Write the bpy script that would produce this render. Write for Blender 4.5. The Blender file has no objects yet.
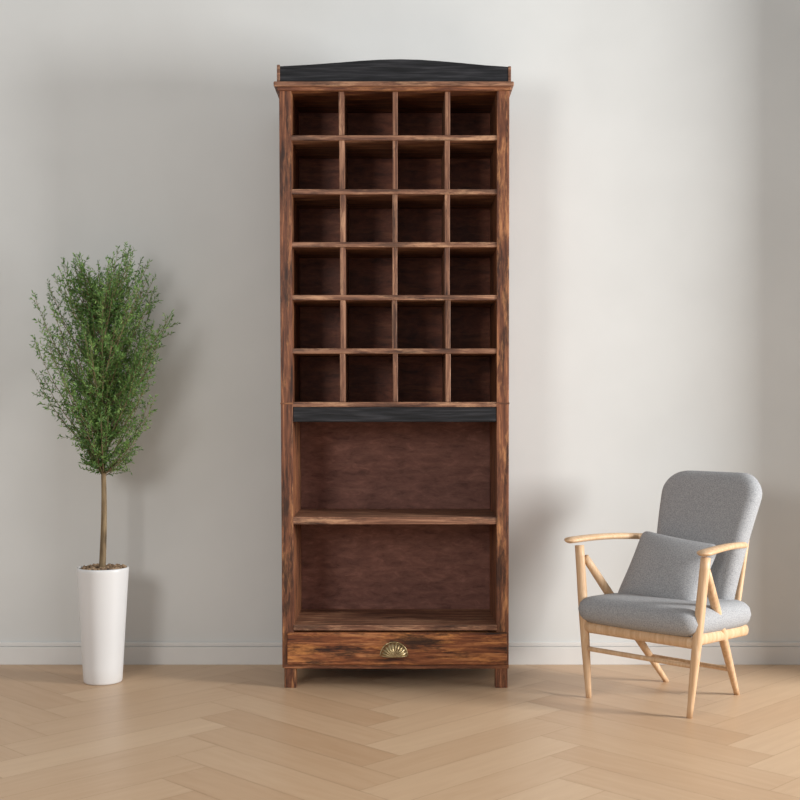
import bpy, bmesh, math, random
from mathutils import Vector, Matrix
random.seed(7)
sc=bpy.context.scene
try:
    sc.view_settings.view_transform='Standard'
    sc.view_settings.look='None'
except Exception: pass

F=1254.0; CH=1.01; WY=4.80
def lin(c):
    r=[]
    for v in c:
        v/=255.0
        r.append(v/12.92 if v<=0.04045 else ((v+0.055)/1.055)**2.4)
    return (r[0],r[1],r[2],1)

# ---------------------------------------------------------------- materials
def new_mat(name):
    m=bpy.data.materials.new(name); m.use_nodes=True
    nt=m.node_tree; b=nt.nodes['Principled BSDF']
    return m,nt,b
def noise_mat(name,cols,scale=(1,1,1),nscale=5,detail=6,rough=0.6,bump=0.1,dist=0.002,metal=0,rand=False,pos=None,spec=0.5,distort=0.0):
    m,nt,b=new_mat(name); N=nt.nodes; L=nt.links
    tc=N.new('ShaderNodeTexCoord'); mp=N.new('ShaderNodeMapping'); mp.inputs['Scale'].default_value=scale
    src=tc.outputs['Object']
    if rand:
        oi=N.new('ShaderNodeObjectInfo'); ml=N.new('ShaderNodeMath'); ml.operation='MULTIPLY'; ml.inputs[1].default_value=37.0
        L.new(oi.outputs['Random'],ml.inputs[0])
        va=N.new('ShaderNodeVectorMath'); va.operation='ADD'
        L.new(src,va.inputs[0]); L.new(ml.outputs[0],va.inputs[1]); src=va.outputs[0]
    L.new(src,mp.inputs['Vector'])
    nz=N.new('ShaderNodeTexNoise'); nz.inputs['Scale'].default_value=nscale; nz.inputs['Detail'].default_value=detail
    nz.inputs['Distortion'].default_value=distort
    L.new(mp.outputs[0],nz.inputs['Vector'])
    cr=N.new('ShaderNodeValToRGB'); L.new(nz.outputs['Fac'],cr.inputs[0])
    e=cr.color_ramp.elements
    n=len(cols)
    if pos is None: pos=[0.3+0.4*i/(max(n-1,1)) for i in range(n)]
    e[0].position=pos[0]; e[0].color=lin(cols[0]); e[1].position=pos[-1]; e[1].color=lin(cols[-1])
    for i in range(1,n-1):
        x=e.new(pos[i]); x.color=lin(cols[i])
    L.new(cr.outputs[0],b.inputs['Base Color'])
    b.inputs['Roughness'].default_value=rough; b.inputs['Metallic'].default_value=metal
    b.inputs['Specular IOR Level'].default_value=spec
    if bump>0:
        bp=N.new('ShaderNodeBump'); bp.inputs['Strength'].default_value=bump; bp.inputs['Distance'].default_value=dist
        L.new(nz.outputs['Fac'],bp.inputs['Height']); L.new(bp.outputs[0],b.inputs['Normal'])
    return m,nt,b,cr,nz,mp
def wood(name,cols,axis,rough=0.5,pos=None,patch=0.5,worn=(196,138,90),wamt=.75,g=(2.2,40),dk=(.50,.60),wn=(.52,.64),dark=(28,18,15)):
    a_,c_=g
    s={'x':(a_,c_,c_),'z':(c_,c_,a_),'y':(c_,a_,c_)}[axis]
    m,nt,b,cr,nz,mp=noise_mat(name,cols,scale=s,nscale=2.0,detail=12,rough=rough,bump=0.5,dist=0.002,rand=True,pos=pos,distort=0.5,spec=0.35)
    nz.inputs['Roughness'].default_value=.72
    N=nt.nodes;L=nt.links
    s2={'x':(.3,1.8,1.8),'z':(1.8,1.8,.3),'y':(1.8,.3,1.8)}[axis]
    def patchn(sc_,off,lo,hi):
        mp2=N.new('ShaderNodeMapping'); mp2.inputs['Scale'].default_value=s2; mp2.inputs['Location'].default_value=(off,off,off)
        L.new(mp.inputs['Vector'].links[0].from_socket,mp2.inputs['Vector'])
        n2=N.new('ShaderNodeTexNoise'); n2.inputs['Scale'].default_value=sc_; n2.inputs['Detail'].default_value=10; n2.inputs['Roughness'].default_value=.75
        L.new(mp2.outputs[0],n2.inputs['Vector'])
        mr=N.new('ShaderNodeMapRange'); mr.inputs[1].default_value=lo; mr.inputs[2].default_value=hi
        L.new(n2.outputs['Fac'],mr.inputs[0]); return mr.outputs[0]
    pf=patchn(18,3.3,*wn)
    ml=N.new('ShaderNodeMath'); ml.operation='MULTIPLY'; ml.inputs[1].default_value=wamt; L.new(pf,ml.inputs[0])
    m1=N.new('ShaderNodeMixRGB'); L.new(ml.outputs[0],m1.inputs[0]); L.new(cr.outputs[0],m1.inputs[1]); m1.inputs[2].default_value=lin(worn)
    df=patchn(12,9.1,*dk)
    ml2=N.new('ShaderNodeMath'); ml2.operation='MULTIPLY'; ml2.inputs[1].default_value=patch; L.new(df,ml2.inputs[0])
    mx=N.new('ShaderNodeMixRGB'); L.new(ml2.outputs[0],mx.inputs[0])
    L.new(m1.outputs[0],mx.inputs[1]); mx.inputs[2].default_value=lin(dark); L.new(mx.outputs[0],b.inputs['Base Color'])
    return m
PP=[.34,.46,.55,.66]
POST=[(44,24,18),(98,58,39),(126,78,53),(172,114,78)]
SH=[(62,38,29),(114,76,57),(144,102,78),(184,138,108)]
M_post=wood('wood_post',POST,'z',pos=PP,patch=.75)
M_rail=wood('wood_rail',POST,'x',pos=PP,patch=.6)
M_shelf=wood('wood_shelf',SH,'x',pos=PP,patch=.6,worn=(204,158,122))
M_div=wood('wood_divider',SH,'z',pos=PP,patch=.6,worn=(200,154,120))
M_draw=wood('wood_drawer',[(56,27,18),(114,64,38),(146,88,54),(196,136,88)],'x',rough=.4,pos=PP,patch=.85,worn=(212,142,80))
M_back=wood('wood_back_dark',[(88,44,29),(118,64,43),(136,77,53),(156,92,66)],'x',pos=PP,patch=.5,worn=(178,112,76),wamt=.5,g=(6,14),dk=(.50,.68))
M_backlow=wood('wood_back_low',[(92,56,46),(116,75,63),(126,83,70),(146,100,85)],'x',pos=PP,patch=.3,worn=(150,106,90),wamt=.4,g=(8,20),dk=(.5,.75),rough=.6,dark=(60,34,28))
M_black=noise_mat('blackened_wood',[(14,14,16),(28,28,31),(54,53,56)],scale=(2,30,30),nscale=4,detail=9,rough=.6,bump=.9,dist=.003,rand=True,pos=[.3,.5,.72],spec=.3)[0]
M_brass=noise_mat('aged_brass',[(120,100,70),(176,156,116),(214,198,160)],nscale=30,rough=.35,bump=.05,metal=.85)[0]

M_wall=noise_mat('plaster_wall',[(211,211,208),(217,217,214)],nscale=3,detail=8,rough=.9,bump=.05,dist=.002,spec=.1)[0]
M_trim=noise_mat('painted_trim',[(214,212,208),(220,218,214)],nscale=6,rough=.5,bump=.0,spec=.3)[0]
def floor_mat():
    m,nt,b=new_mat('oak_herringbone'); N=nt.nodes;L=nt.links
    at=N.new('ShaderNodeAttribute'); at.attribute_name='tone'
    uv=N.new('ShaderNodeUVMap'); uv.uv_map='UVMap'
    mp=N.new('ShaderNodeMapping'); mp.inputs['Scale'].default_value=(1.5,14,1)
    L.new(uv.outputs[0],mp.inputs[0])
    nz=N.new('ShaderNodeTexNoise'); nz.inputs['Scale'].default_value=3; nz.inputs['Detail'].default_value=8; nz.inputs['Distortion'].default_value=.5
    L.new(mp.outputs[0],nz.inputs['Vector'])
    ad=N.new('ShaderNodeMath'); ad.operation='MULTIPLY_ADD'; ad.inputs[1].default_value=0.5
    L.new(nz.outputs['Fac'],ad.inputs[0])
    sp=N.new('ShaderNodeSeparateColor'); L.new(at.outputs['Color'],sp.inputs[0])
    m2=N.new('ShaderNodeMath'); m2.operation='MULTIPLY'; m2.inputs[1].default_value=.5
    L.new(sp.outputs[0],m2.inputs[0]); L.new(m2.outputs[0],ad.inputs[2])
    cr=N.new('ShaderNodeValToRGB'); L.new(ad.outputs[0],cr.inputs[0])
    cr.color_ramp.elements[0].position=.15; cr.color_ramp.elements[0].color=lin((188,153,119))
    cr.color_ramp.elements[1].position=.85; cr.color_ramp.elements[1].color=lin((211,181,148))
    L.new(cr.outputs[0],b.inputs['Base Color']); b.inputs['Roughness'].default_value=.38
    b.inputs['Specular IOR Level'].default_value=.4
    return m
M_floor=floor_mat()
M_gap=noise_mat('floor_gap',[(166,134,102),(172,140,108)],rough=.8,bump=0)[0]

# ---------------------------------------------------------------- helpers
def obj_from_bm(name,bm,mat,parent=None,smooth=False):
    me=bpy.data.meshes.new(name); bm.normal_update(); bm.to_mesh(me); bm.free()
    ob=bpy.data.objects.new(name,me); sc.collection.objects.link(ob)
    for mm in (mat if isinstance(mat,(list,tuple)) else [mat]): me.materials.append(mm)
    if smooth:
        for p in me.polygons: p.use_smooth=True
    if parent: ob.parent=parent
    return ob
def box(name,x0,x1,y0,y1,z0,z1,mat,parent=None,bev=0.002,fn=None):
    bm=bmesh.new(); bmesh.ops.create_cube(bm,size=1)
    for v in bm.verts:
        v.co=Vector((x0 if v.co.x<0 else x1,y0 if v.co.y<0 else y1,z0 if v.co.z<0 else z1))
        if fn: v.co=fn(v.co)
    if bev>0: bmesh.ops.bevel(bm,geom=bm.edges[:],offset=bev,segments=2,affect='EDGES',profile=.5)
    return obj_from_bm(name,bm,mat,parent)
def empty(name,loc=(0,0,0)):
    e=bpy.data.objects.new(name,None); sc.collection.objects.link(e); e.empty_display_size=.1
    return e
def sweep(name,pts,radii,mat,parent=None,seg=12,flat=(1,1),up=Vector((0,0,1))):
    bm=bmesh.new(); rings=[]
    n=len(pts)
    for i,p in enumerate(pts):
        t=(pts[min(i+1,n-1)]-pts[max(i-1,0)]).normalized()
        u=up if abs(t.dot(up))<.95 else Vector((0,1,0))
        s=t.cross(u).normalized(); w=s.cross(t).normalized()
        r=radii[i] if isinstance(radii,list) else radii
        rw,rh=(r if isinstance(r,tuple) else (r,r))
        rings.append([bm.verts.new(p+s*math.cos(2*math.pi*k/seg)*rw+w*math.sin(2*math.pi*k/seg)*rh) for k in range(seg)])
    for a,b in zip(rings,rings[1:]):
        for k in range(seg): bm.faces.new((a[k],a[(k+1)%seg],b[(k+1)%seg],b[k]))
    bm.faces.new(rings[0][::-1]); bm.faces.new(rings[-1])
    bmesh.ops.recalc_face_normals(bm,faces=bm.faces[:])
    return obj_from_bm(name,bm,mat,parent,True)

# ---------------------------------------------------------------- room
box('wall_back',-3.2,2.2,WY,WY+.1,0,3.0,M_wall,bev=0)
RX=2.2
wr=empty('wall_right')
wy0,wy1,wz0,wz1=1.2,4.08,.15,2.85
box('wall_right_far',RX,RX+.1,wy1,WY+.1,0,3.0,M_wall,wr,0)
box('wall_right_near',RX,RX+.1,-.6,wy0,0,3.0,M_wall,wr,0)
box('wall_right_low',RX,RX+.1,wy0,wy1,0,wz0,M_wall,wr,0)
box('wall_right_high',RX,RX+.1,wy0,wy1,wz1,3.0,M_wall,wr,0)
bb=empty('baseboard_back')
box('board',-3.2,RX,WY-.016,WY,0,.068,M_trim,bb,.001)
box('cap',-3.2,RX,WY-.011,WY,.068,.085,M_trim,bb,.004)
bm=bmesh.new(); uvl=bm.loops.layers.uv.new('UVMap'); cl=bm.loops.layers.float_color.new('tone')
W=.15; n=5; Lp=W*n
ang=math.radians(45)
ca,sa=math.cos(ang),math.sin(ang)
g=.0006
def plank(x0,y0,x1,y1):
    cx,cy=(x0+x1)/2,(y0+y1)/2
    X=cx*ca-cy*sa; Y=cx*sa+cy*ca+2.5
    if not(-3.6<X<2.6 and -.9<Y<5.2): return
    tone=random.random(); ou,ov=random.random()*20,random.random()*20
    pts=[(x0+g,y0+g),(x1-g,y0+g),(x1-g,y1-g),(x0+g,y1-g)]
    hor=(x1-x0)>(y1-y0)
    tone=min(1,max(0,tone*.65+(.35 if hor else 0)))
    vs=[]
    for (a,b) in pts:
        vs.append(bm.verts.new((a*ca-b*sa,a*sa+b*ca+2.5,0)))
    f=bm.faces.new(vs)
    for lp,(a,b) in zip(f.loops,pts):
        u,v=(a,b) if hor else (b,a)
        lp[uvl].uv=(u+ou,v+ov); lp[cl]=(tone,tone,tone,1)
for k in range(-60,60):
    for j in range(-8,9):
        x=k*W+j*2*Lp; y=k*W
        plank(x,y,x+Lp,y+W)
        plank(x+Lp,y-Lp+W,x+Lp+W,y+W)
bmesh.ops.bisect_plane(bm,geom=bm.verts[:]+bm.edges[:]+bm.faces[:],plane_co=(0,WY,0),plane_no=(0,1,0),clear_outer=True)
bmesh.ops.bisect_plane(bm,geom=bm.verts[:]+bm.edges[:]+bm.faces[:],plane_co=(RX,0,0),plane_no=(1,0,0),clear_outer=True)
bmesh.ops.bisect_plane(bm,geom=bm.verts[:]+bm.edges[:]+bm.faces[:],plane_co=(-3.2,0,0),plane_no=(-1,0,0),clear_outer=True)
bmesh.ops.bisect_plane(bm,geom=bm.verts[:]+bm.edges[:]+bm.faces[:],plane_co=(0,-.6,0),plane_no=(0,-1,0),clear_outer=True)
fl=empty('floor')
obj_from_bm('floor_planks',bm,M_floor,fl)
box('floor_base',-3.2,RX,-.6,WY,-.06,-.0006,M_gap,fl,0)

# ---------------------------------------------------------------- cabinet
cab=empty('pigeonhole_bookcase')
D1=4.40; S=285.0
X=lambda p:(p-400)/S
Z=lambda p:CH-(p-400)/S
xl,xr=X(279),X(509.5)
def taper(v):
    t=1-min(max(v.z/2.1,0),1)
    u=(xr-v.x)/(xr-xl)
    return Vector((v.x+t*(.012*u-.003*(1-u)),v.y,v.z))
def cb(name,px0,px1,py0,py1,d0,d1,mat,bev=.002):
    return box(name,X(px0),X(px1),D1+d0,D1+d1,Z(py1),Z(py0),mat,cab,bev,taper)
DB=.36
cb('side_left',279,291,89,668,0,DB,M_post)
cb('side_right',497,509.5,89,668,0,DB,M_post)
cb('cornice',274,513.5,82.5,87.5,-.02,DB,M_shelf,.004)
cb('cornice_bed',277,511,87,91,-.008,DB,M_rail,.003)
cb('back_upper',290,498,89,410,DB-.02,DB,M_back,.0)
cb('back_lower',290,498,410,665,DB-.02,DB,M_backlow,.0)
bm=bmesh.new()
prof=[(279,82.5),(279,66.5),(310,64.8),(340,62.6),(360,61),(380,59.8),(400,59.4),(420,59.9),(440,61.3),(460,63),(485,65.4),(508.5,67),(508.5,82.5)]
fr=[bm.verts.new((X(a),D1-.004,Z(b))) for a,b in prof]; bk=[bm.verts.new((X(a),D1+.02,Z(b))) for a,b in prof]
bm.faces.new(fr); bm.faces.new(bk[::-1])
for i in range(len(prof)):
    j=(i+1)%len(prof); bm.faces.new((fr[j],fr[i],bk[i],bk[j]))
bmesh.ops.recalc_face_normals(bm,faces=bm.faces[:])
bmesh.ops.bevel(bm,geom=bm.edges[:],offset=.0015,segments=1,affect='EDGES')
obj_from_bm('crest_board',bm,M_black,cab)
cb('crest_end_left',277,280,65,83,-.006,.10,M_shelf,.002)
cb('crest_end_right',508,511,66.5,83,-.006,.10,M_shelf,.002)
ys=[137.5,191.5,244.5,297.5,351]
for i,y in enumerate(ys):
    cb('pigeonhole_shelf_%d'%(i+1),290.5,497.5,y-2.6,y+2.6,.004,DB-.01,M_shelf)
cb('pigeonhole_bottom',290.5,497.5,402,407,.001,DB-.01,M_shelf)
rows=[91]+ys+[404]
for i in range(6):
    for j,x in enumerate([341.5,394.5,447.5]):
        xx=x+random.uniform(-.6,.6)
        cb('divider_%d_%d'%(i+1,j+1),xx-2.6,xx+2.6,rows[i]+(2 if i else 0),rows[i+1]-2,.008,DB-.012,M_div)
cb('black_rail',291,497.5,407,422,.002,.028,M_black,.003)
cb('joint_left',278.6,291.5,402.5,404.3,-.001,.02,M_rail,.0005)
cb('joint_right',496.5,509.9,402.5,404.3,-.001,.02,M_rail,.0005)
cb('case_floor',290.5,497.5,407,411,.02,DB-.01,M_rail)
cb('middle_shelf',290.5,497.5,517,524.5,.003,DB-.01,M_shelf)
cb('lower_shelf',290.5,497.5,625,630.5,-.002,DB-.01,M_shelf)
cb('drawer_front',284.5,507.5,632,664,-.014,.012,M_draw,.003)
cb('drawer_box',293,497,633,663,.01,DB-.03,M_rail)
cb('bottom_rail',281,509.5,664,668.5,-.004,DB,M_rail)
for nm,a,b in (('left',281,293),('right',496,508.5)):
    cb('front_foot_'+nm,a,b,668,688.3,0,.045,M_post,.003)
    cb('rear_foot_'+nm,a,b,668,688.3,DB-.045,DB,M_post,.003)
bm=bmesh.new(); nu,nv=84,14
cx,cz=X(394),Z(655)
grid=[]
for i in range(nu+1):
    th=math.pi*i/nu; row=[]
    for k in range(nv+1):
        r=k/nv
        rib=1+.04*math.cos(th*22)*r
        x=.046*r*math.cos(th)*rib; z=.046*r*math.sin(th)*rib
        y=-.028*math.sqrt(max(0,1-r*r))*(1+.10*math.cos(th*22)*r)
        row.append(bm.verts.new((cx+x,D1-.0145+y,cz+z)))
    grid.append(row)
for i in range(nu):
    for k in range(nv):
        try: bm.faces.new((grid[i][k],grid[i+1][k],grid[i+1][k+1],grid[i][k+1]))
        except Exception: pass
bmesh.ops.remove_doubles(bm,verts=bm.verts[:],dist=.00005)
bmesh.ops.recalc_face_normals(bm,faces=bm.faces[:])
h=obj_from_bm('cup_pull',bm,M_brass,cab,True)
so=h.modifiers.new('s','SOLIDIFY'); so.thickness=.002
arc=[Vector((cx+.048*math.cos(math.pi*i/30),D1-.016,cz+.048*math.sin(math.pi*i/30))) for i in range(31)]
sweep('cup_pull_rim',arc,.002,M_brass,cab,8)

# ---------------------------------------------------------------- potted tree
pl=empty('potted_tree')
PX,PY=(103-400)*4.5/F,4.5
M_pot=noise_mat('white_ceramic',[(218,217,216),(224,223,222)],nscale=4,rough=.35,bump=0)[0]
M_soil=noise_mat('soil_pebbles',[(90,72,56),(140,114,88),(180,152,122)],nscale=60,rough=.9,bump=.5)[0]
M_bark=noise_mat('bark',[(84,68,46),(124,104,76),(150,130,98)],scale=(8,8,1.5),nscale=8,rough=.85,bump=.6,dist=.003)[0]
def lathe(name,prof,mat,parent,seg=64,c=(0,0)):
    bm=bmesh.new(); rings=[]
    for r,z in prof:
        rings.append([bm.verts.new((c[0]+r*math.cos(2*math.pi*k/seg),c[1]+r*math.sin(2*math.pi*k/seg),z)) for k in range(seg)])
    for a,b in zip(rings,rings[1:]):
        for k in range(seg): bm.faces.new((a[k],a[(k+1)%seg],b[(k+1)%seg],b[k]))
    bm.faces.new(rings[0][::-1]); bm.faces.new(rings[-1])
    bmesh.ops.recalc_face_normals(bm,faces=bm.faces[:])
    return obj_from_bm(name,bm,mat,parent,True)
lathe('pot',[(.062,0),(.066,.001),(.0685,.006),(.0715,.06),(.078,.18),(.086,.32),(.0905,.395),(.0915,.404),(.0905,.409),(.088,.411),(.085,.409),(.083,.40),(.081,.38)],M_pot,pl,64,(PX,PY))
bm=bmesh.new()
bmesh.ops.create_circle(bm,cap_ends=True,segments=40,radius=.083,matrix=Matrix.Translation((PX,PY,.400)))
for k in range(170):
    a=random.random()*6.283; r=.077*math.sqrt(random.random()); s=random.uniform(.004,.009)
    bmesh.ops.create_icosphere(bm,subdivisions=1,radius=s,matrix=Matrix.Translation((PX+r*math.cos(a),PY+r*math.sin(a),.403+random.random()*.007))@Matrix.Rotation(a,4,'X'))
obj_from_bm('soil',bm,M_soil,pl,False)
def trunk_pt(z):
    t=(z-.40)
    return Vector((PX+.006*math.sin(t*7)-.003,PY+.004*math.sin(t*5),z))
zs=[.39+i*.03 for i in range(34)]
sweep('trunk',[trunk_pt(z) for z in zs],[max(.0035,.0125-.011*max(0,(z-.4)/1.0)) *(1.25 if z<.42 else 1) for z in zs],M_bark,pl,12)
ENV=[(.74,.02),(.80,.05),(.88,.09),(.98,.125),(1.08,.16),(1.20,.185),(1.32,.20),(1.42,.185),(1.50,.14),(1.56,.06)]
def env(z):
    for (a,ra),(b,rb) in zip(ENV,ENV[1:]):
        if a<=z<=b: return ra+(rb-ra)*(z-a)/(b-a)
    return .02
M_leaf,nt,b=new_mat('leaf_green')
at=nt.nodes.new('ShaderNodeAttribute'); at.attribute_name='tone'
cr=nt.nodes.new('ShaderNodeValToRGB'); nt.links.new(at.outputs['Fac'],cr.inputs[0]); nt.links.new(cr.outputs[0],b.inputs['Base Color'])
cr.color_ramp.elements[0].color=lin((58,92,44)); cr.color_ramp.elements[1].color=lin((164,198,112))
e=cr.color_ramp.elements.new(.5); e.color=lin((102,142,70))
b.inputs['Roughness'].default_value=.5
tr=nt.nodes.new('ShaderNodeBsdfTranslucent'); nt.links.new(cr.outputs[0],tr.inputs[0])
mxs=nt.nodes.new('ShaderNodeMixShader'); mxs.inputs[0].default_value=.35
nt.links.new(b.outputs[0],mxs.inputs[1]); nt.links.new(tr.outputs[0],mxs.inputs[2]); nt.links.new(mxs.outputs[0],nt.nodes['Material Output'].inputs[0])
lb=bmesh.new(); lc=lb.loops.layers.float_color.new('tone')
tb=bmesh.new()
def leaf(p,d,L,w,tone):
    d=d.normalized(); s=d.cross(Vector((random.gauss(0,1),random.gauss(0,1),random.gauss(0,1)))).normalized()
    nrm=d.cross(s)
    a=lb.verts.new(p); bb_=lb.verts.new(p+d*L*.45+s*w+nrm*w*.3); c=lb.verts.new(p+d*L); e_=lb.verts.new(p+d*L*.45-s*w+nrm*w*.3)
    f=lb.faces.new((a,bb_,c,e_))
    for l in f.loops: l[lc]=(tone,tone,tone,1)
def twigtube(pts,r0,r1):
    n=len(pts); rings=[]
    for i,p in enumerate(pts):
        t=(pts[min(i+1,n-1)]-pts[max(i-1,0)]).normalized()
        s=t.cross(Vector((.3,.9,.1))).normalized(); w=s.cross(t); r=r0+(r1-r0)*i/(n-1)
        rings.append([tb.verts.new(p+(s*math.cos(k*2.094)+w*math.sin(k*2.094))*r) for k in range(3)])
    for a,b2 in zip(rings,rings[1:]):
        for k in range(3): tb.faces.new((a[k],a[(k+1)%3],b2[(k+1)%3],b2[k]))
def bez(a,b,c,t): return a*(1-t)**2+b*2*t*(1-t)+c*t*t
tips=[]
for (px,py) in [(120,249),(77,262),(143,268),(52,282),(170,320),(42,302),(40,345),(42,380),(156,404),(162,345),(98,270),(150,300),(66,405),(126,455),(82,440),(140,440),(64,272),(132,258),(155,372),(165,322),(48,380),(112,262),(88,275),(124,252),(74,268),(118,256),(80,264),(160,335),(46,300),(46,350),(54,290),(150,285),(150,405)]:
    tips.append(Vector(((px-400)*4.5/F,PY+random.uniform(-.08,.08),CH-(py-400)*4.5/F)))
for i in range(150):
    z=.80+.70*(random.random()**.85); r=env(z)*random.uniform(.2,1.0); a=random.random()*6.283
    tips.append(Vector((PX+r*math.cos(a)*1.05,PY+r*math.sin(a),z)))
for tip in tips:
    hr=math.hypot(tip.x-PX,tip.y-PY)
    zb=max(.74,min(1.36,tip.z-.10-hr*random.uniform(.6,1.2)))
    if tip.z<.86: zb=.735
    a=trunk_pt(zb); mid=Vector((a.x+(tip.x-a.x)*.65,a.y+(tip.y-a.y)*.65,zb+(tip.z-zb)*.38))
    N_=16; pts=[bez(a,mid,tip,i/N_) for i in range(N_+1)]
    twigtube(pts,.0024,.0007)
    Lb=(tip-a).length
    nt_=int(Lb/.019)
    btone=random.random()
    for k in range(nt_):
        t=.12+.88*k/max(1,nt_-1); p=bez(a,mid,tip,t); dr=(bez(a,mid,tip,min(1,t+.03))-bez(a,mid,tip,t-.03)).normalized()
        side=Vector((random.gauss(0,1),random.gauss(0,1),random.gauss(0,.6)))
        side=(side-dr*side.dot(dr)).normalized()
        td=(dr*.7+side*.85+Vector((0,0,.2))).normalized()
        tl=random.uniform(.035,.075)*(1.1-.5*t)
        if t>.97: td=dr; tl=.03
        q=p+td*tl
        if q.y>WY-.06: continue
        twigtube([p,p+td*tl*.5,q],.0008,.0004)
        m=int(tl/.006)
        for j in range(m+1):
            u=j/max(1,m); pp=p+td*tl*u
            for sgn in (1,-1):
                sd=Vector((random.gauss(0,1),random.gauss(0,1),random.gauss(0,1))).normalized()
                leaf(pp,td*.65+sd*.8+Vector((0,0,.15)),random.uniform(.010,.018),random.uniform(.0016,.0027),min(1,max(0,.25+.4*btone+random.gauss(0,.22))))
obj_from_bm('leaves',lb,M_leaf,pl)
obj_from_bm('twigs',tb,M_bark,pl)

# ---------------------------------------------------------------- armchair
ch=empty('armchair')
O=Vector((.78,4.12,0)); R=Vector((.714,-.70,0)); Bv=Vector((.70,.714,0))
def C(a,b_,z): return O+R*a+Bv*b_+Vector((0,0,z))
M_ash=wood('pale_ash_wood',[(192,154,116),(204,168,130),(212,178,142),(220,190,156)],'z',rough=.45,patch=.0,wamt=.0,pos=PP)
M_fab=noise_mat('grey_fabric',[(134,134,135),(155,155,156),(174,174,174)],nscale=300,detail=3,rough=.95,bump=.35,dist=.001,spec=.1)[0]
def soft_slab(name,w,h,t,rc,mat,place,nx=28,ny=28,crown=.0,power=.35,back=1.0):
    bm=bmesh.new()
    def edge_dist(u,v):
        du=w/2-abs(u); dv=h/2-abs(v-h/2)
        if du<rc and dv<rc: return rc-math.hypot(rc-du,rc-dv)
        return min(du,dv)
    def remap(u,v):
        x=abs(u); y=abs(v-h/2)
        cx_,cy_=w/2-rc,h/2-rc
        if x>cx_ and y>cy_:
            dx=(x-cx_)/rc; dy=(y-cy_)/rc
            m=max(dx,dy); l=math.hypot(dx,dy)
            if l>0: dx,dy=dx*m/l,dy*m/l
            x=cx_+dx*rc; y=cy_+dy*rc
        return math.copysign(x,u),h/2+math.copysign(y,v-h/2)
    def cosp(i,n):
        s=i/n*2-1; return math.copysign(1-(1-abs(s))**1.35,s)
    g=[[],[]]
    for s in (0,1):
        for i in range(nx+1):
            row=[]
            for j in range(ny+1):
                u0=cosp(i,nx)*w/2; v0=h/2+cosp(j,ny)*h/2
                u,v=remap(u0,v0); ed=max(0,edge_dist(u,v))
                k=min(1,ed/(t*.5)); prof=math.sqrt(max(0,1-(1-k)**2))
                ctr=(1-(2*u/w)**2)*(1-((2*v/h)-1)**2)
                nn=(prof*(1-crown)+crown*max(0,ctr)**power*1.0)*t/2
                if ed<=1e-6: nn=0
                row.append(bm.verts.new(place(u,v,nn if s==0 else -nn*back)))
            g[s].append(row)
    for s in (0,1):
        for i in range(nx):
            for j in range(ny):
                q=[g[s][i][j],g[s][i+1][j],g[s][i+1][j+1],g[s][i][j+1]]
                bm.faces.new(q if s==0 else q[::-1])
    bmesh.ops.remove_doubles(bm,verts=bm.verts[:],dist=.0003)
    bmesh.ops.recalc_face_normals(bm,faces=bm.faces[:])
    return obj_from_bm(name,bm,mat,ch,True)
def seat_place(u,v,n):
    b_=-.045+v; w=1-.14*(v/.46)
    z=.302-.02*(v/.46)+n
    return C(u*w,b_,z)
soft_slab('seat_cushion',.475,.46,.105,.06,M_fab,seat_place,crown=.3)
def back_place(u,v,n):
    t=v/.50
    b_=.335+.170*t-.018*math.sin(math.pi*t)-.25*(u*u)
    z=.262+v*.985
    w=.72+.26*min(1,t*1.15)
    return C(u*w,b_-n*.95,z+n*.3)
soft_slab('backrest',.40,.50,.09,.09,M_fab,back_place,crown=.3)
def pil(u,v,n):
    v2=v-.135
    pinch=1-.06*math.cos(v2/.135*math.pi/2)
    pz=1-.05*math.cos(u/.16*math.pi/2)
    rot=-.10
    uu=u*pinch; vv=v2*pz
    u3=uu*math.cos(rot)-vv*math.sin(rot); v3=uu*math.sin(rot)+vv*math.cos(rot)
    return C(-.030+u3,.225+v3*.50 - n*.88,.420+v3*.86+n*.45)
soft_slab('throw_pillow',.315,.27,.12,.03,M_fab,pil,crown=.95,power=.45)
def bar(name,p,q,r0,r1):
    n=12; pts=[]; rr=[]
    for i in range(n+1):
        t=i/n; pts.append(p.lerp(q,t))
        a=r0 if isinstance(r0,tuple) else (r0,r0); c=r1 if isinstance(r1,tuple) else (r1,r1)
        rr.append(tuple(x+(y-x)*t for x,y in zip(a,c)))
    return sweep(name,pts,rr,M_ash,ch,14)
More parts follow.
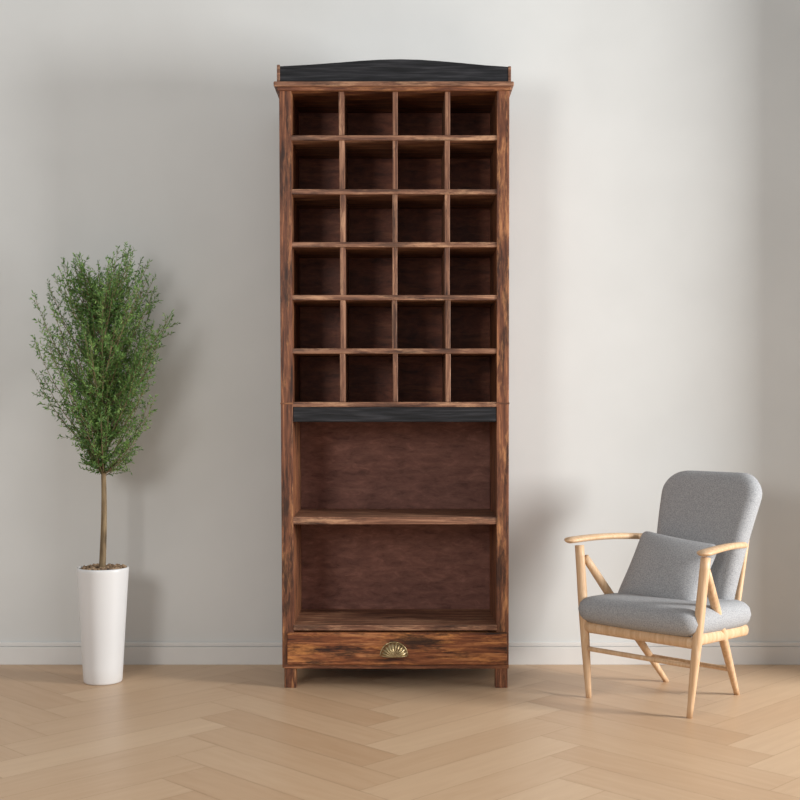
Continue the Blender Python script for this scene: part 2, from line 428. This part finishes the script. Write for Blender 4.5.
for sg,nm in ((-1,'left'),(1,'right')):
    pts=[C(sg*(.195+.05*t),.0+.015*t,.512*t) for t in [i/14 for i in range(15)]]
    rr=[.0095+.0070*math.sin(min(1,t*1.25)*math.pi*.62) for t in [i/14 for i in range(15)]]
    sweep('front_leg_'+nm,pts,rr,M_ash,ch,14)
    pts=[C(sg*(.14+.095*t),.395-.36*t,.47*t) for t in [i/14 for i in range(15)]]
    rr=[.0095+.006*math.sin(t*math.pi*.8) for t in [i/14 for i in range(15)]]
    sweep('rear_leg_'+nm,pts,rr,M_ash,ch,14)
    pts=[];rr=[]
    for i in range(25):
        t=i/24
        a=.262-.075*t+.008*math.sin(math.pi*t)
        pts.append(C(sg*a,-.04+.41*t,.530-.012*t+.008*math.sin(math.pi*t)))
        e_=min(1,min(t,1-t)/.06); e_=math.sqrt(max(.03,1-(1-e_)**2))
        rr.append(((.019+.006*math.cos(t*3.1))*e_,.011*e_))
    sweep('armrest_'+nm,pts,rr,M_ash,ch,16)
    bar('seat_rail_'+nm,C(sg*.215,0,.248),C(sg*.170,.40,.224),(.011,.019),(.011,.019))
    bar('back_post_'+nm,C(sg*.135,.375,.2),C(sg*.140,.465,.54),(.011,.013),(.010,.010))
bar('seat_front_rail',C(-.22,.005,.238),C(.22,.005,.238),(.011,.019),(.011,.019))
bar('seat_rear_rail',C(-.165,.39,.222),C(.165,.39,.222),(.011,.017),(.011,.017))
bar('front_stretcher',C(-.205,.004,.165),C(.205,.004,.165),.008,.008)
bar('rear_stretcher',C(-.158,.32,.10),C(.158,.32,.10),.008,.008)

# ---------------------------------------------------------------- lights
def area(name,loc,tgt,sx,sy,P,col=(1,1,1)):
    l=bpy.data.lights.new(name,'AREA'); l.shape='RECTANGLE'; l.size=sx; l.size_y=sy; l.energy=P; l.color=col
    o=bpy.data.objects.new(name,l); sc.collection.objects.link(o); o.location=loc
    o.rotation_euler=(Vector(tgt)-Vector(loc)).to_track_quat('-Z','Y').to_euler(); return o
area('window_daylight',(4.4,2.7,1.5),(.1,4.8,1.0),.9,1.3,285,(.985,.995,1))
area('softbox_left',(-1.8,.3,1.8),(0,4.6,1.0),.9,1.0,46,(1,.985,.965))
w=bpy.data.worlds.new('World'); sc.world=w; w.use_nodes=True
bg=w.node_tree.nodes['Background']; bg.inputs[0].default_value=(.96,.98,1,1); bg.inputs[1].default_value=.46
# ---------------------------------------------------------------- camera
cd=bpy.data.cameras.new('camera'); cam=bpy.data.objects.new('camera',cd); sc.collection.objects.link(cam)
cam.location=(0,0,CH); cam.rotation_euler=(math.pi/2,0,0); cd.sensor_width=36; cd.lens=F/800*36
sc.camera=cam
